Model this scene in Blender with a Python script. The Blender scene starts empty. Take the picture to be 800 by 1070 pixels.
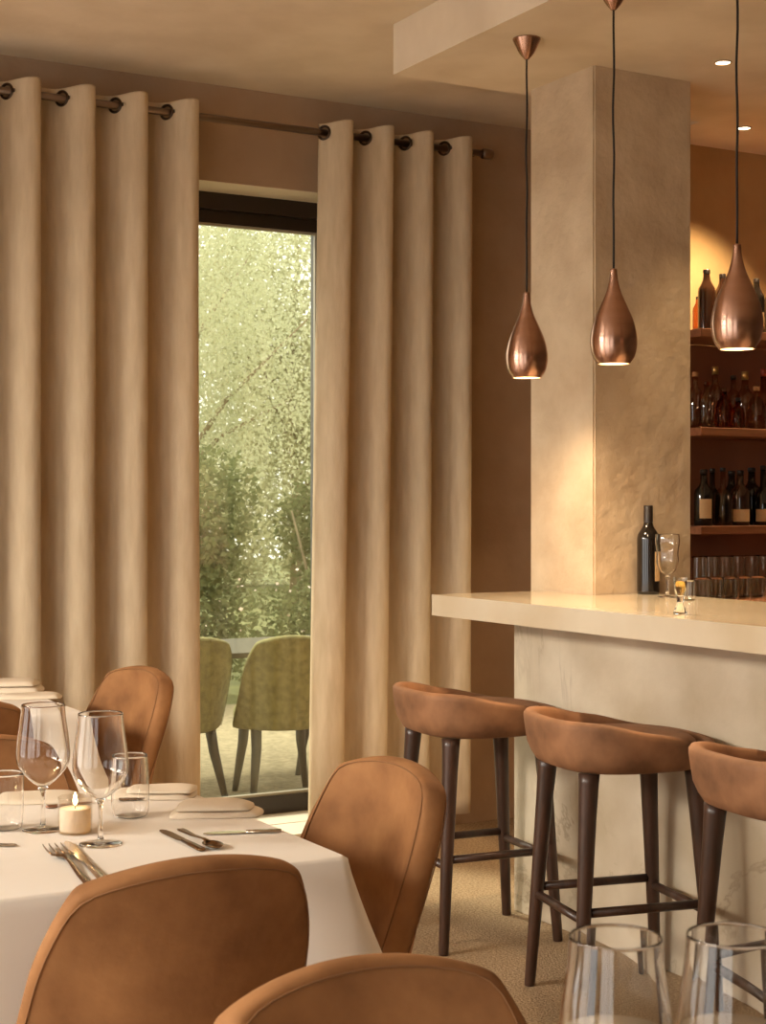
import bpy, bmesh, math, random
from mathutils import Vector, Matrix

random.seed(11)
C = bpy.context.scene.collection
PI = math.pi
R = math.radians

# ------------------------------------------------------------------ camera frame
FX, CX, HY = 1642.0, 400.0, 526.0
ct, st = 0.8702, 0.4927
CAM = (-2.770, -4.5567, 1.379)

def on_z(px, py, z):
    """point of the plane at height z seen at a pixel of the photograph"""
    d = (CAM[2] - z) * FX / (py - HY)
    lat = (px - CX) / FX * d
    return Vector((CAM[0] + ct * lat + st * d, CAM[1] - st * lat + ct * d, z))

def x_at(px, y):
    k = (px - CX) / FX
    return CAM[0] + (y - CAM[1]) * (st + k * ct) / (ct - k * st)

# ------------------------------------------------------------------ materials
def srgb(r, g, b):
    f = lambda c: (c / 255 / 12.92) if c / 255 <= 0.04045 else ((c / 255 + 0.055) / 1.055) ** 2.4
    return (f(r), f(g), f(b), 1.0)

def mat(name, col, rough=0.6, metal=0.0, col2=None, nscale=8.0, bump=0.0, bscale=60.0, spec=0.4,
        sheen=0.0, detail=4.0, stretch=None, contrast=(0.35, 0.65), sss=0.0, transl=None, coat=0.0, bdist=0.01):
    m = bpy.data.materials.new(name)
    m.use_nodes = True
    nt = m.node_tree
    N, L = nt.nodes, nt.links
    p = N['Principled BSDF']
    p.inputs['Base Color'].default_value = col
    p.inputs['Roughness'].default_value = rough
    p.inputs['Metallic'].default_value = metal
    p.inputs['Specular IOR Level'].default_value = spec
    p.inputs['Coat Weight'].default_value = coat
    if sheen:
        p.inputs['Sheen Weight'].default_value = sheen
        p.inputs['Sheen Roughness'].default_value = 0.4
        p.inputs['Sheen Tint'].default_value = col
    tc = N.new('ShaderNodeTexCoord')
    src = tc.outputs['Object']
    if stretch:
        mp = N.new('ShaderNodeMapping')
        mp.inputs['Scale'].default_value = stretch
        L.new(src, mp.inputs['Vector'])
        src = mp.outputs['Vector']
    if col2:
        n = N.new('ShaderNodeTexNoise')
        n.inputs['Scale'].default_value = nscale
        n.inputs['Detail'].default_value = detail
        L.new(src, n.inputs['Vector'])
        r = N.new('ShaderNodeValToRGB')
        r.color_ramp.elements[0].position = contrast[0]
        r.color_ramp.elements[1].position = contrast[1]
        r.color_ramp.elements[0].color = col
        r.color_ramp.elements[1].color = col2
        L.new(n.outputs['Fac'], r.inputs['Fac'])
        L.new(r.outputs['Color'], p.inputs['Base Color'])
    if bump:
        n2 = N.new('ShaderNodeTexNoise')
        n2.inputs['Scale'].default_value = bscale
        n2.inputs['Detail'].default_value = 6.0
        L.new(src, n2.inputs['Vector'])
        b = N.new('ShaderNodeBump')
        b.inputs['Strength'].default_value = bump
        b.inputs['Distance'].default_value = bdist
        L.new(n2.outputs['Fac'], b.inputs['Height'])
        L.new(b.outputs['Normal'], p.inputs['Normal'])
    if transl:
        out = N['Material Output']
        t = N.new('ShaderNodeBsdfTranslucent')
        t.inputs['Color'].default_value = transl[0]
        mx = N.new('ShaderNodeMixShader')
        mx.inputs['Fac'].default_value = transl[1]
        L.new(p.outputs['BSDF'], mx.inputs[1])
        L.new(t.outputs['BSDF'], mx.inputs[2])
        L.new(mx.outputs['Shader'], out.inputs['Surface'])
    return m

def thin_glass(name, tint=(1, 1, 1, 1), ior=1.5, rough=0.0, gl=(1, 1, 1, 1), edge=0.75):
    m = bpy.data.materials.new(name)
    m.use_nodes = True
    nt = m.node_tree
    N, L = nt.nodes, nt.links
    N.remove(N['Principled BSDF'])
    t = N.new('ShaderNodeBsdfTransparent'); t.inputs['Color'].default_value = tint
    g = N.new('ShaderNodeBsdfGlossy'); g.inputs['Roughness'].default_value = rough; g.inputs['Color'].default_value = gl
    lw = N.new('ShaderNodeLayerWeight'); lw.inputs['Blend'].default_value = 0.5
    pw = N.new('ShaderNodeMath'); pw.operation = 'POWER'; pw.inputs[1].default_value = 4.0
    f = N.new('ShaderNodeMapRange'); f.inputs['To Min'].default_value = ((ior - 1) / (ior + 1)) ** 2; f.inputs['To Max'].default_value = edge
    mx = N.new('ShaderNodeMixShader')
    L.new(lw.outputs['Facing'], pw.inputs[0]); L.new(pw.outputs[0], f.inputs['Value'])
    L.new(f.outputs['Result'], mx.inputs['Fac'])
    L.new(t.outputs['BSDF'], mx.inputs[1]); L.new(g.outputs['BSDF'], mx.inputs[2])
    L.new(mx.outputs['Shader'], N['Material Output'].inputs['Surface'])
    return m

def solid_glass(name, col=(1, 1, 1, 1), ior=1.45, rough=0.0):
    m = bpy.data.materials.new(name)
    m.use_nodes = True
    p = m.node_tree.nodes['Principled BSDF']
    p.inputs['Base Color'].default_value = col
    p.inputs['Roughness'].default_value = rough
    p.inputs['Transmission Weight'].default_value = 1.0
    p.inputs['IOR'].default_value = ior
    return m

def emit(name, col, strength):
    m = bpy.data.materials.new(name)
    m.use_nodes = True
    N, L = m.node_tree.nodes, m.node_tree.links
    N.remove(N['Principled BSDF'])
    e = N.new('ShaderNodeEmission')
    e.inputs['Color'].default_value = col
    e.inputs['Strength'].default_value = strength
    L.new(e.outputs['Emission'], N['Material Output'].inputs['Surface'])
    return m

def vein_mat(name, base, base2, vein, rough, vscale=1.3, veinw=0.02, bump=0.0, spec=0.5):
    m = mat(name, base, rough=rough, col2=base2, nscale=2.2, spec=spec, detail=8, bump=bump, bscale=14, bdist=0.02)
    nt = m.node_tree; N, L = nt.nodes, nt.links
    p = N['Principled BSDF']
    ramp = [n for n in N if n.type == 'VALTORGB'][0]
    tc = [n for n in N if n.type == 'TEX_COORD'][0]
    n = N.new('ShaderNodeTexNoise'); n.inputs['Scale'].default_value = vscale; n.inputs['Detail'].default_value = 7
    n.inputs['Roughness'].default_value = 0.62; n.inputs['Distortion'].default_value = 0.8
    L.new(tc.outputs['Object'], n.inputs['Vector'])
    s = N.new('ShaderNodeMath'); s.operation = 'SUBTRACT'; s.inputs[1].default_value = 0.5
    a = N.new('ShaderNodeMath'); a.operation = 'ABSOLUTE'
    mr = N.new('ShaderNodeMapRange'); mr.inputs['From Min'].default_value = 0.0; mr.inputs['From Max'].default_value = veinw
    mr.inputs['To Min'].default_value = 0.55; mr.inputs['To Max'].default_value = 0.0
    n3 = N.new('ShaderNodeTexNoise'); n3.inputs['Scale'].default_value = 2.6
    L.new(tc.outputs['Object'], n3.inputs['Vector'])
    mr3 = N.new('ShaderNodeMapRange'); mr3.inputs['From Min'].default_value = 0.5; mr3.inputs['From Max'].default_value = 0.68
    L.new(n3.outputs['Fac'], mr3.inputs['Value'])
    mm = N.new('ShaderNodeMath'); mm.operation = 'MULTIPLY'
    L.new(n.outputs['Fac'], s.inputs[0]); L.new(s.outputs[0], a.inputs[0]); L.new(a.outputs[0], mr.inputs['Value'])
    L.new(mr.outputs['Result'], mm.inputs[0]); L.new(mr3.outputs['Result'], mm.inputs[1])
    mx = N.new('ShaderNodeMix'); mx.data_type = 'RGBA'
    L.new(mm.outputs[0], mx.inputs['Factor'])
    L.new(ramp.outputs['Color'], mx.inputs['A'])
    mx.inputs['B'].default_value = vein
    L.new(mx.outputs['Result'], p.inputs['Base Color'])
    return m

M = {}
M['wall'] = mat('plaster_brown', srgb(186, 158, 130), 0.85, col2=srgb(172, 143, 115), nscale=3, bump=0.4, bscale=9, bdist=0.012)
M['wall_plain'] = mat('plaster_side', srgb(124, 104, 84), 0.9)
M['barwall'] = mat('plaster_bar', srgb(196, 160, 112), 0.85, col2=srgb(182, 146, 100), nscale=4, bump=0.3, bscale=12)
M['ceiling'] = mat('plaster_ceiling', srgb(228, 212, 188), 0.9, col2=srgb(214, 196, 170), nscale=3.5, bump=0.35, bscale=7)
M['column'] = mat('plaster_column', srgb(204, 182, 154), 0.8, col2=srgb(186, 162, 134), nscale=6, bump=0.6, bscale=15, bdist=0.016, detail=8)
M['carpet'] = mat('carpet', srgb(192, 166, 134), 0.95, col2=srgb(148, 122, 94), nscale=120, bump=0.8, bscale=140, bdist=0.015, spec=0.1, detail=3)
M['curtain'] = mat('curtain_linen', srgb(222, 202, 172), 0.85, col2=srgb(198, 176, 144), nscale=38, bump=0.4, bscale=160, stretch=(1, 1, 0.18), contrast=(0.25, 0.8),
                   spec=0.15, sheen=0.1, transl=(srgb(226, 190, 140), 0.16), bdist=0.004)
M['suede'] = mat('tan_suede', srgb(162, 115, 74), 0.8, col2=srgb(122, 82, 50), nscale=9, bump=0.2, bscale=70, spec=0.2, sheen=0.25, contrast=(0.3, 0.72), bdist=0.004)
M['piping'] = mat('suede_piping', srgb(132, 92, 58), 0.85)
M['leather'] = mat('saddle_leather', srgb(160, 114, 80), 0.7, col2=srgb(108, 74, 50), nscale=9, bump=0.15, bscale=50, spec=0.35, sheen=0.15, contrast=(0.3, 0.72), bdist=0.004)
M['olive'] = mat('olive_fabric', srgb(138, 132, 86), 0.9, col2=srgb(110, 106, 66), nscale=30, bump=0.3, bscale=90, sheen=0.2)
M['walnut'] = mat('dark_walnut', srgb(72, 46, 33), 0.42, col2=srgb(54, 34, 24), nscale=10, stretch=(6, 6, 1), spec=0.5, coat=0.15)
M['dark_leg'] = mat('dark_outdoor_wood', srgb(58, 56, 50), 0.6)
M['stone'] = vein_mat('bar_stone', srgb(216, 202, 180), srgb(178, 160, 134), srgb(120, 98, 74), 0.5, vscale=1.1, veinw=0.012, bump=0.15)
M['stonetop'] = vein_mat('bar_top_stone', srgb(218, 204, 180), srgb(200, 180, 150), srgb(150, 122, 92), 0.13, vscale=1.4, veinw=0.02, spec=0.6)
M['cloth'] = mat('white_tablecloth', srgb(242, 233, 222), 0.85, col2=srgb(237, 226, 213), nscale=3, bump=0.08, bscale=14, bdist=0.01, spec=0.15, transl=(srgb(236, 220, 200), 0.1))
M['napkin'] = mat('napkin_linen', srgb(220, 204, 182), 0.9, bump=0.3, bscale=140, bdist=0.003, spec=0.1)
M['frame'] = mat('bronze_frame', srgb(46, 34, 27), 0.4, spec=0.5)
M['framelite'] = mat('frame_bead', srgb(168, 160, 144), 0.4)
M['sill'] = mat('white_sill', srgb(228, 216, 198), 0.6)
M['rod'] = mat('brushed_steel', srgb(140, 122, 108), 0.28, metal=1.0)
M['eyelet'] = mat('dark_eyelet', srgb(84, 68, 56), 0.35, metal=1.0)
M['copper'] = mat('copper', srgb(198, 158, 138), 0.27, metal=1.0, col2=srgb(184, 144, 124), nscale=4, stretch=(1, 1, 8))
M['copperin'] = mat('lamp_lining', srgb(240, 214, 180), 0.6)
M['cord'] = mat('black_cord', srgb(30, 24, 22), 0.6)
M['bulb'] = emit('warm_bulb', (1.0, 0.78, 0.5, 1), 14)
M['down'] = emit('downlight_glow', (1.0, 0.84, 0.6, 1), 9)
M['downring'] = mat('downlight_trim', srgb(190, 160, 124), 0.5)
M['shelf'] = mat('shelf_wood', srgb(150, 98, 66), 0.5, col2=srgb(130, 82, 54), nscale=5, stretch=(1, 8, 8))
M['backpanel'] = mat('dark_back_panel', srgb(152, 98, 70), 0.6, col2=srgb(134, 84, 60), nscale=4, stretch=(1, 1, 0.2))
M['glass'] = solid_glass('clear_glass', (0.99, 0.985, 0.975, 1), 1.45)
M['barglass'] = solid_glass('bar_glass', (0.98, 0.94, 0.88, 1), 1.5)
M['glass_solid'] = solid_glass('crystal', (0.98, 0.97, 0.95, 1))
M['pane'] = thin_glass('window_pane', (0.88, 0.89, 0.82, 1), 1.6, edge=0.6)
M['darkglass'] = mat('dark_bottle_glass', srgb(24, 18, 14), 0.08, spec=0.7)
M['brownglass'] = mat('brown_bottle_glass', srgb(52, 30, 18), 0.1, spec=0.7)
M['amber'] = solid_glass('amber_spirit', srgb(190, 110, 60), 1.4)
M['clearspirit'] = thin_glass('clear_spirit', (0.74, 0.58, 0.46, 1), 1.6)
M['foil'] = mat('black_foil', srgb(34, 24, 20), 0.4)
M['gold'] = mat('gold_cap', srgb(190, 150, 90), 0.35, metal=0.8)
M['redcap'] = mat('red_cap', srgb(150, 56, 36), 0.4)
M['cork'] = mat('cork', srgb(180, 130, 86), 0.8)
M['label'] = mat('paper_label', srgb(214, 178, 132), 0.8)
M['steel'] = mat('cutlery_steel', srgb(196, 180, 160), 0.16, metal=1.0)
M['bronze'] = mat('bronze_cutlery', srgb(128, 98, 66), 0.22, metal=1.0)
M['wax'] = mat('candle_wax', srgb(250, 244, 232), 0.5, transl=(srgb(255, 226, 170), 0.35))
M['frost'] = thin_glass('candle_glass', (0.95, 0.93, 0.9, 1), 1.5)
M['flame'] = emit('flame', (1.0, 0.72, 0.34, 1), 22)
M['wick'] = mat('wick', srgb(30, 24, 20), 0.9)
M['gold_drink'] = solid_glass('gold_drink', srgb(238, 206, 120), 1.35)
M['wine'] = mat('pale_wine', srgb(232, 212, 184), 0.2, spec=0.5)
M['terrace'] = mat('terrace_gravel', srgb(160, 146, 116), 0.95, col2=srgb(130, 118, 90), nscale=30, bump=0.4, bscale=50)
M['lawn'] = mat('lawn', srgb(118, 118, 72), 0.95, col2=srgb(94, 98, 58), nscale=4)
M['bark'] = mat('bark', srgb(150, 134, 106), 0.9, col2=srgb(126, 112, 88), nscale=12)
M['tabletop_out'] = mat('terrace_table', srgb(74, 70, 56), 0.7)
def leafmat(n, a, b):
    return mat(n, a, 0.6, col2=b, nscale=1.4, detail=3, transl=(a, 0.45), spec=0.05)
M['leaf_pale'] = leafmat('leaf_pale', srgb(206, 206, 176), srgb(180, 182, 150))
M['leaf_mid'] = leafmat('leaf_mid', srgb(188, 186, 150), srgb(160, 160, 124))
M['leaf_deep'] = leafmat('leaf_deep', srgb(130, 134, 94), srgb(94, 102, 66))
M['blossom'] = mat('blossom', srgb(236, 214, 200), 0.7)

# spun metal: the sheen runs across the turning lines
_n, _l = M['copper'].node_tree.nodes, M['copper'].node_tree.links
_t = _n.new('ShaderNodeTangent'); _t.direction_type = 'RADIAL'; _t.axis = 'Z'
_l.new(_t.outputs['Tangent'], _n['Principled BSDF'].inputs['Tangent'])
_n['Principled BSDF'].inputs['Anisotropic'].default_value = 0.8
_n['Principled BSDF'].inputs['Anisotropic Rotation'].default_value = 0.25

# ------------------------------------------------------------------ mesh helpers
def link(o, parent=None):
    C.objects.link(o)
    if parent is not None:
        o.parent = parent
    return o

def obj(name, bm, m, parent=None, smooth=True, loc=None, rot=None):
    me = bpy.data.meshes.new(name)
    bmesh.ops.recalc_face_normals(bm, faces=bm.faces[:])
    bm.to_mesh(me); bm.free()
    if smooth:
        for p in me.polygons: p.use_smooth = True
    if isinstance(m, (list, tuple)):
        for x in m: me.materials.append(x)
    else:
        me.materials.append(m)
    o = bpy.data.objects.new(name, me)
    link(o, parent)
    if loc is not None: o.location = loc
    if rot is not None: o.rotation_euler = rot
    return o

def tag(o, label=None, cat=None, group=None, kind=None):
    if label: o['label'] = label
    if cat: o['category'] = cat
    if group: o['group'] = group
    if kind: o['kind'] = kind
    return o

def empty(name, loc, rz=0.0):
    o = bpy.data.objects.new(name, None)
    o.empty_display_size = 0.1
    link(o)
    o.location = loc; o.rotation_euler = (0, 0, rz)
    return o

def copy_tree(o, parent=None):
    c = o.copy()
    C.objects.link(c)
    c.parent = parent
    for ch in list(o.children):
        copy_tree(ch, c)
    return c

def box(bm, x0, x1, y0, y1, z0, z1):
    vs = [bm.verts.new((x, y, z)) for x in (x0, x1) for y in (y0, y1) for z in (z0, z1)]
    for f in ((0, 1, 3, 2), (4, 6, 7, 5), (0, 4, 5, 1), (2, 3, 7, 6), (0, 2, 6, 4), (1, 5, 7, 3)):
        bm.faces.new([vs[i] for i in f])

def boxes(*bs):
    bm = bmesh.new()
    for b in bs: box(bm, *b)
    return bm

def bevel_box(x0, x1, y0, y1, z0, z1, w=0.004, seg=2):
    bm = boxes((x0, x1, y0, y1, z0, z1))
    bmesh.ops.bevel(bm, geom=bm.edges[:], offset=w, segments=seg, affect='EDGES', profile=0.5)
    return bm

def prism(pts, z0, z1):
    bm = bmesh.new()
    a = [bm.verts.new((x, y, z0)) for x, y in pts]
    b = [bm.verts.new((x, y, z1)) for x, y in pts]
    n = len(pts)
    bm.faces.new(a[::-1]); bm.faces.new(b)
    for i in range(n):
        bm.faces.new((a[i], a[(i + 1) % n], b[(i + 1) % n], b[i]))
    return bm

def lathe(prof, n=32, bm=None, off=(0, 0, 0)):
    """revolve (r, z) pairs; r == 0 makes a pole"""
    bm = bm or bmesh.new()
    rings = []
    for r, z in prof:
        if r <= 1e-6:
            rings.append([bm.verts.new((off[0], off[1], z + off[2]))])
        else:
            rings.append([bm.verts.new((off[0] + r * math.cos(2 * PI * i / n), off[1] + r * math.sin(2 * PI * i / n), z + off[2])) for i in range(n)])
    for a, b in zip(rings, rings[1:]):
        for i in range(n):
            j = (i + 1) % n
            if len(a) == 1 and len(b) == 1: continue
            if len(a) == 1: bm.faces.new((a[0], b[i], b[j]))
            elif len(b) == 1: bm.faces.new((a[i], a[j], b[0]))
            else: bm.faces.new((a[i], a[j], b[j], b[i]))
    return bm

def smooth_prof(pts, per=6):
    """Catmull-Rom through (r, z) pairs"""
    out = []
    n = len(pts)
    for i in range(n - 1):
        p0 = pts[max(0, i - 1)]; p1 = pts[i]; p2 = pts[i + 1]; p3 = pts[min(n - 1, i + 2)]
        for k in range(per):
            t = k / per
            q = []
            for a in (0, 1):
                q.append(0.5 * ((2 * p1[a]) + (-p0[a] + p2[a]) * t + (2 * p0[a] - 5 * p1[a] + 4 * p2[a] - p3[a]) * t * t + (-p0[a] + 3 * p1[a] - 3 * p2[a] + p3[a]) * t ** 3))
            out.append((max(0.0, q[0]), q[1]))
    out.append(pts[-1])
    return out

def tube(pts, rads, n=12, bm=None, caps=True):
    bm = bm or bmesh.new()
    pts = [Vector(p) for p in pts]
    if not isinstance(rads, (list, tuple)): rads = [rads] * len(pts)
    rings = []
    prev = None
    for i, p in enumerate(pts):
        t = (pts[min(i + 1, len(pts) - 1)] - pts[max(i - 1, 0)]).normalized()
        if prev is None:
            a = Vector((0, 0, 1)) if abs(t.z) < 0.9 else Vector((1, 0, 0))
            u = t.cross(a).normalized()
        else:
            u = (prev - t * prev.dot(t)).normalized()
        prev = u
        w = t.cross(u)
        rings.append([bm.verts.new(p + (u * math.cos(2 * PI * k / n) + w * math.sin(2 * PI * k / n)) * rads[i]) for k in range(n)])
    for a, b in zip(rings, rings[1:]):
        for k in range(n):
            bm.faces.new((a[k], a[(k + 1) % n], b[(k + 1) % n], b[k]))
    if caps:
        bm.faces.new(rings[0][::-1]); bm.faces.new(rings[-1])
    return bm

def torus(center, axis, r, rt, n=24, k=8):
    axis = Vector(axis).normalized()
    a = Vector((0, 0, 1)) if abs(axis.z) < 0.9 else Vector((1, 0, 0))
    u = axis.cross(a).normalized(); w = axis.cross(u)
    bm = bmesh.new()
    rings = []
    for i in range(n):
        t = 2 * PI * i / n
        d = u * math.cos(t) + w * math.sin(t)
        rings.append([bm.verts.new(Vector(center) + d * (r + rt * math.cos(2 * PI * j / k)) + axis * rt * math.sin(2 * PI * j / k)) for j in range(k)])
    for i in range(n):
        A, B = rings[i], rings[(i + 1) % n]
        for j in range(k):
            bm.faces.new((A[j], A[(j + 1) % k], B[(j + 1) % k], B[j]))
    return bm

def subsurf(o, lv=2):
    s = o.modifiers.new('sub', 'SUBSURF'); s.levels = lv; s.render_levels = lv
    return o

def solidify(o, t, off=0.0):
    s = o.modifiers.new('sol', 'SOLIDIFY'); s.thickness = t; s.offset = off
    return o

def struct(name, bm, m, smooth=False, parent=None):
    o = obj(name, bm, m, parent, smooth)
    o['kind'] = 'structure'
    return o

# ------------------------------------------------------------------ the room
YW = 1.165          # inner face of the window wall
CEIL, SOFF = 3.03, 2.857
XL, XR, YB = -4.7, 3.3, -8.0
WX0, WX1, WZ0, WZ1 = -1.0, 0.322, 0.085, 2.65
BX, BY = 1.30, 0.45  # bar recess: return wall and back wall

struct('floor', boxes((XL - .2, XR + .2, YB - .2, YW + .3, -0.15, 0.0)), M['carpet'])
struct('ceiling', boxes((XL - .2, XR + .2, YB - .2, YW + .3, CEIL, CEIL + .2)), M['ceiling'])
struct('ceiling_bulkhead', prism([(-0.07, YB), (-0.07, 0.14), (BX, 0.14), (BX, BY), (XR, BY), (XR, YB)], SOFF, CEIL), M['ceiling'])
struct('wall_north', boxes((XL, WX0, YW, YW + .3, 0, CEIL), (WX1, XR, YW, YW + .3, 0, CEIL), (WX0, WX1, YW, YW + .3, WZ1, CEIL), (WX0, WX1, YW, YW + .3, 0, WZ0)), M['wall'])
struct('wall_bar', boxes((BX, XR, BY, BY + .12, 0, SOFF), (BX, BX + .1, BY + .12, YW, 0, CEIL)), M['barwall'])
struct('wall_east', boxes((XR, XR + .2, YB, YW + .3, 0, CEIL)), M['wall_plain'])
struct('wall_south', boxes((XL, XR, YB - .2, YB, 0, CEIL)), M['wall_plain'])
wins = [(-3.9, -1.7), (-1.2, 0.75)]
LZ0, LZ1 = 0.25, 2.55
ww = [(XL - .2, XL, YB, -6.6, 0, CEIL), (XL - .2, XL, YB, YW + .3, 0, LZ0), (XL - .2, XL, YB, YW + .3, LZ1, CEIL)]
wins = [(-6.6, -4.4)] + wins
for (a, b), (c, d) in zip(wins, wins[1:]):
    ww.append((XL - .2, XL, b, c, LZ0, LZ1))
ww.append((XL - .2, XL, wins[-1][1], YW + .3, LZ0, LZ1))
struct('wall_west', boxes(*ww), M['wall_plain'])
for i, (a, b) in enumerate(wins):
    w = struct('window_%d' % (i + 2), boxes((XL - .15, XL - .1, a, a + .06, LZ0, LZ1), (XL - .15, XL - .1, b - .06, b, LZ0, LZ1),
        (XL - .15, XL - .1, a + .06, b - .06, LZ0, LZ0 + .06), (XL - .15, XL - .1, a + .06, b - .06, LZ1 - .06, LZ1),
        (XL - .15, XL - .1, (a + b) / 2 - .03, (a + b) / 2 + .03, LZ0 + .06, LZ1 - .06)), M['frame'])

# window in the north wall
win = bpy.data.objects.new('window_1', None); link(win); win['kind'] = 'structure'
win.location = ((WX0 + WX1) / 2, 1.38, WZ0)
def wpart(name, bm, m):
    o = obj(name, bm, m, win, smooth=False)
    o.matrix_parent_inverse = Matrix.Translation(-win.location)
    return o
wpart('window_frame', boxes((WX0, WX1, 1.36, 1.44, 2.58, WZ1), (WX0, WX1, 1.385, 1.44, 2.525, 2.58), (WX0, WX1, 1.36, 1.44, WZ0, 0.16),
                            (WX1 - .052, WX1, 1.37, 1.44, 0.16, 2.525), (WX0, WX0 + .052, 1.37, 1.44, 0.16, 2.525)), M['frame'])
wpart('glazing_bead', boxes((WX0 + .053, WX1 - .053, 1.372, 1.395, 0.1605, 0.172), (WX0 + .053, WX1 - .053, 1.374, 1.395, 2.515, 2.5245), (WX1 - .062, WX1 - .0525, 1.378, 1.395, 0.172, 2.515)), M['framelite'])
wpart('window_pane', boxes((WX0 + .05, WX1 - .05, 1.40, 1.408, 0.161, 2.524)), M['pane'])
struct('trim_1', boxes((WX0 + .001, WX1 - .001, YW + .001, 1.36, WZ0, WZ0 + .002), (WX0 - .1, 0.46, 0.96, YW - .001, 0.0, WZ0)), M['sill'])
struct('trim_2', boxes((WX0 + .001, WX1 - .001, YW + .001, 1.36, WZ1 - .002, WZ1 - .0002)), M['sill'])

# column standing through the end of the bar
CX0, CX1, CY0, CY1 = 0.46, 0.885, -0.295, 0.08
bm = bmesh.new(); box(bm, CX0, CX1, CY0, CY1, 0, SOFF)
bmesh.ops.bevel(bm, geom=[e for e in bm.edges if abs(e.verts[0].co.z - e.verts[1].co.z) > 1], offset=0.006, segments=2, affect='EDGES')
struct('column', bm, M['column'])

# ------------------------------------------------------------------ bar counter
bar = empty('bar_counter', (0.35, -2.2, 0))
tag(bar, 'long cream stone bar counter with thick overhanging top beside the stools', 'bar counter')
def child_world(o, parent):
    o.parent = parent
    o.matrix_parent_inverse = Matrix.Translation(parent.location).inverted()
    return o
a_, b_ = CX0 - .008, CY0 - .008
P_ = [(0, 0), (a_, 0), (a_, b_), (.70, b_), (.70, -4.4), (0, -4.4), (0, b_)]
bm = bmesh.new()
lo_ = [bm.verts.new((x, y, 1.0)) for x, y in P_]; hi_ = [bm.verts.new((x, y, 1.07)) for x, y in P_]
for q in ((0, 1, 2, 6), (6, 2, 3, 4, 5)):
    bm.faces.new([hi_[k] for k in q]); bm.faces.new([lo_[k] for k in q][::-1])
for k in range(7):
    m_ = (k + 1) % 7
    bm.faces.new((lo_[k], lo_[m_], hi_[m_], hi_[k]))
bmesh.ops.bevel(bm, geom=[e for e in bm.edges if e.calc_face_angle(0) > .5], offset=0.004, segments=2, affect='EDGES')
child_world(obj('countertop', bm, M['stonetop'], smooth=False), bar)
child_world(obj('counter_base', bevel_box(0.24, 0.455, -4.35, -0.14, 0, 1.0, .004), M['stone'], smooth=False), bar)

# ------------------------------------------------------------------ curtains and rod
RY, RZ, RR = 1.005, 2.855, 0.0140
rod = empty('curtain_rod', (-.3, RY, RZ))
tag(rod, 'thin brushed metal curtain rod running above the window', 'curtain rod')
child_world(obj('rod', tube([(-2.2, RY, RZ), (0.855, RY, RZ)], RR, 16), M['rod']), rod)
bm = tube([(0.856, RY, RZ), (0.862, RY, RZ), (0.885, RY, RZ), (0.905, RY, RZ), (0.91, RY, RZ)], [0.0145, 0.022, 0.022, 0.022, 0.017], 20)
child_world(obj('finial', bm, M['rod']), rod)
brk = child_world(obj('bracket', tube([(0.842, RY + .0142, RZ), (0.842, YW - .0125, RZ)], 0.007, 12), M['rod']), rod)
bm = lathe([(0, 0), (.026, 0), (.026, .012), (0, .012)], 20)
for v in bm.verts:
    x, y, z = v.co
    v.co = (0.842 + x, YW - .0005 - z, RZ + y)
pl = obj('wall_plate', bm, M['rod'], brk)
pl.matrix_parent_inverse = Matrix.Translation(-rod.location)
pl.matrix_parent_inverse = Matrix.Identity(4)

def curtain(name, x0, x1, nf, label, zb, seed, ph0, spread=0.0, lean=0.033):
    rnd = random.Random(seed)
    root = empty(name, ((x0 + x1) / 2, RY, zb))
    tag(root, label, 'curtain', 'linen curtains at the window')
    A = 0.066
    nu, nz = int(nf * 30), 60
    zt = RZ + 0.048
    L = x1 - x0
    ks = [rnd.uniform(-1, 1) for _ in range(int(nf) + 3)]
    bm = bmesh.new()
    def P(s, z):
        ph = 2 * PI * nf * s + ph0
        h = (zt - z) / (zt - zb)
        i = int(nf * s); f = nf * s - i
        kk = ks[min(i, int(nf) + 1)] * (1 - f) + ks[min(i + 1, int(nf) + 2)] * f
        a = A * (1 - 0.12 * h + 0.10 * h * kk)
        x = x0 + L * s - spread * h * (1 - s) + lean * math.sin(ph) - 0.010 * math.sin(2 * ph) + 0.012 * h * kk * math.sin(h * 3 + ph)
        y = RY - a * math.sin(ph) + 0.004 * math.sin(ph * 3 + h * 4) * h
        dip = 0.012 * (0.5 + 0.5 * math.cos(2 * ph)) * max(0, 1 - h * 14)
        return Vector((x, y, z - dip))
    zs = [zt - (zt - zb) * ((k / nz) if k > 14 else 0) for k in range(nz + 1)]
    fine = 14
    zs = [zt - 0.11 * k / fine for k in range(fine + 1)] + [zt - 0.11 - (zt - 0.11 - zb) * k / 44 for k in range(1, 45)]
    grid = [[bm.verts.new(P(i / nu, z)) for z in zs] for i in range(nu + 1)]
    for i in range(nu):
        for k in range(len(zs) - 1):
            q = (grid[i][k], grid[i + 1][k], grid[i + 1][k + 1], grid[i][k + 1])
            c = sum((v.co for v in q), Vector()) / 4
            if math.hypot(c.y - RY, c.z - RZ) < 0.0245: continue
            bm.faces.new(q)
    fab = obj('curtain_fabric', bm, M['curtain'])
    solidify(fab, 0.004)
    child_world(fab, root)
    # eyelets where the cloth crosses the rod
    n0 = math.ceil(ph0 / PI)
    k = n0
    while True:
        s = (k * PI - ph0) / (2 * PI * nf)
        if s > 1: break
        if s >= 0:
            a, b = P(max(0, s - .002), RZ), P(min(1, s + .002), RZ)
            t = (b - a); t.z = 0
            ax = Vector((t.y, -t.x, 0)).normalized()
            c = P(s, RZ); c.z = RZ
            obj('eyelet', torus(c, ax, 0.0260, 0.0056, 24, 8), M['eyelet'], fab)
        k += 1
    return root
PE = PI / 2 + 1.0     # both curtains end just past a front fold
wl = 0.2035
curtain('curtain', -0.475 - 4.9 * wl, -0.475, 4.9, 'beige linen eyelet curtain left of the window opening, behind the laid tables', 0.03, 3, PE - 4.9 * 2 * PI + 10 * PI)
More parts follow.
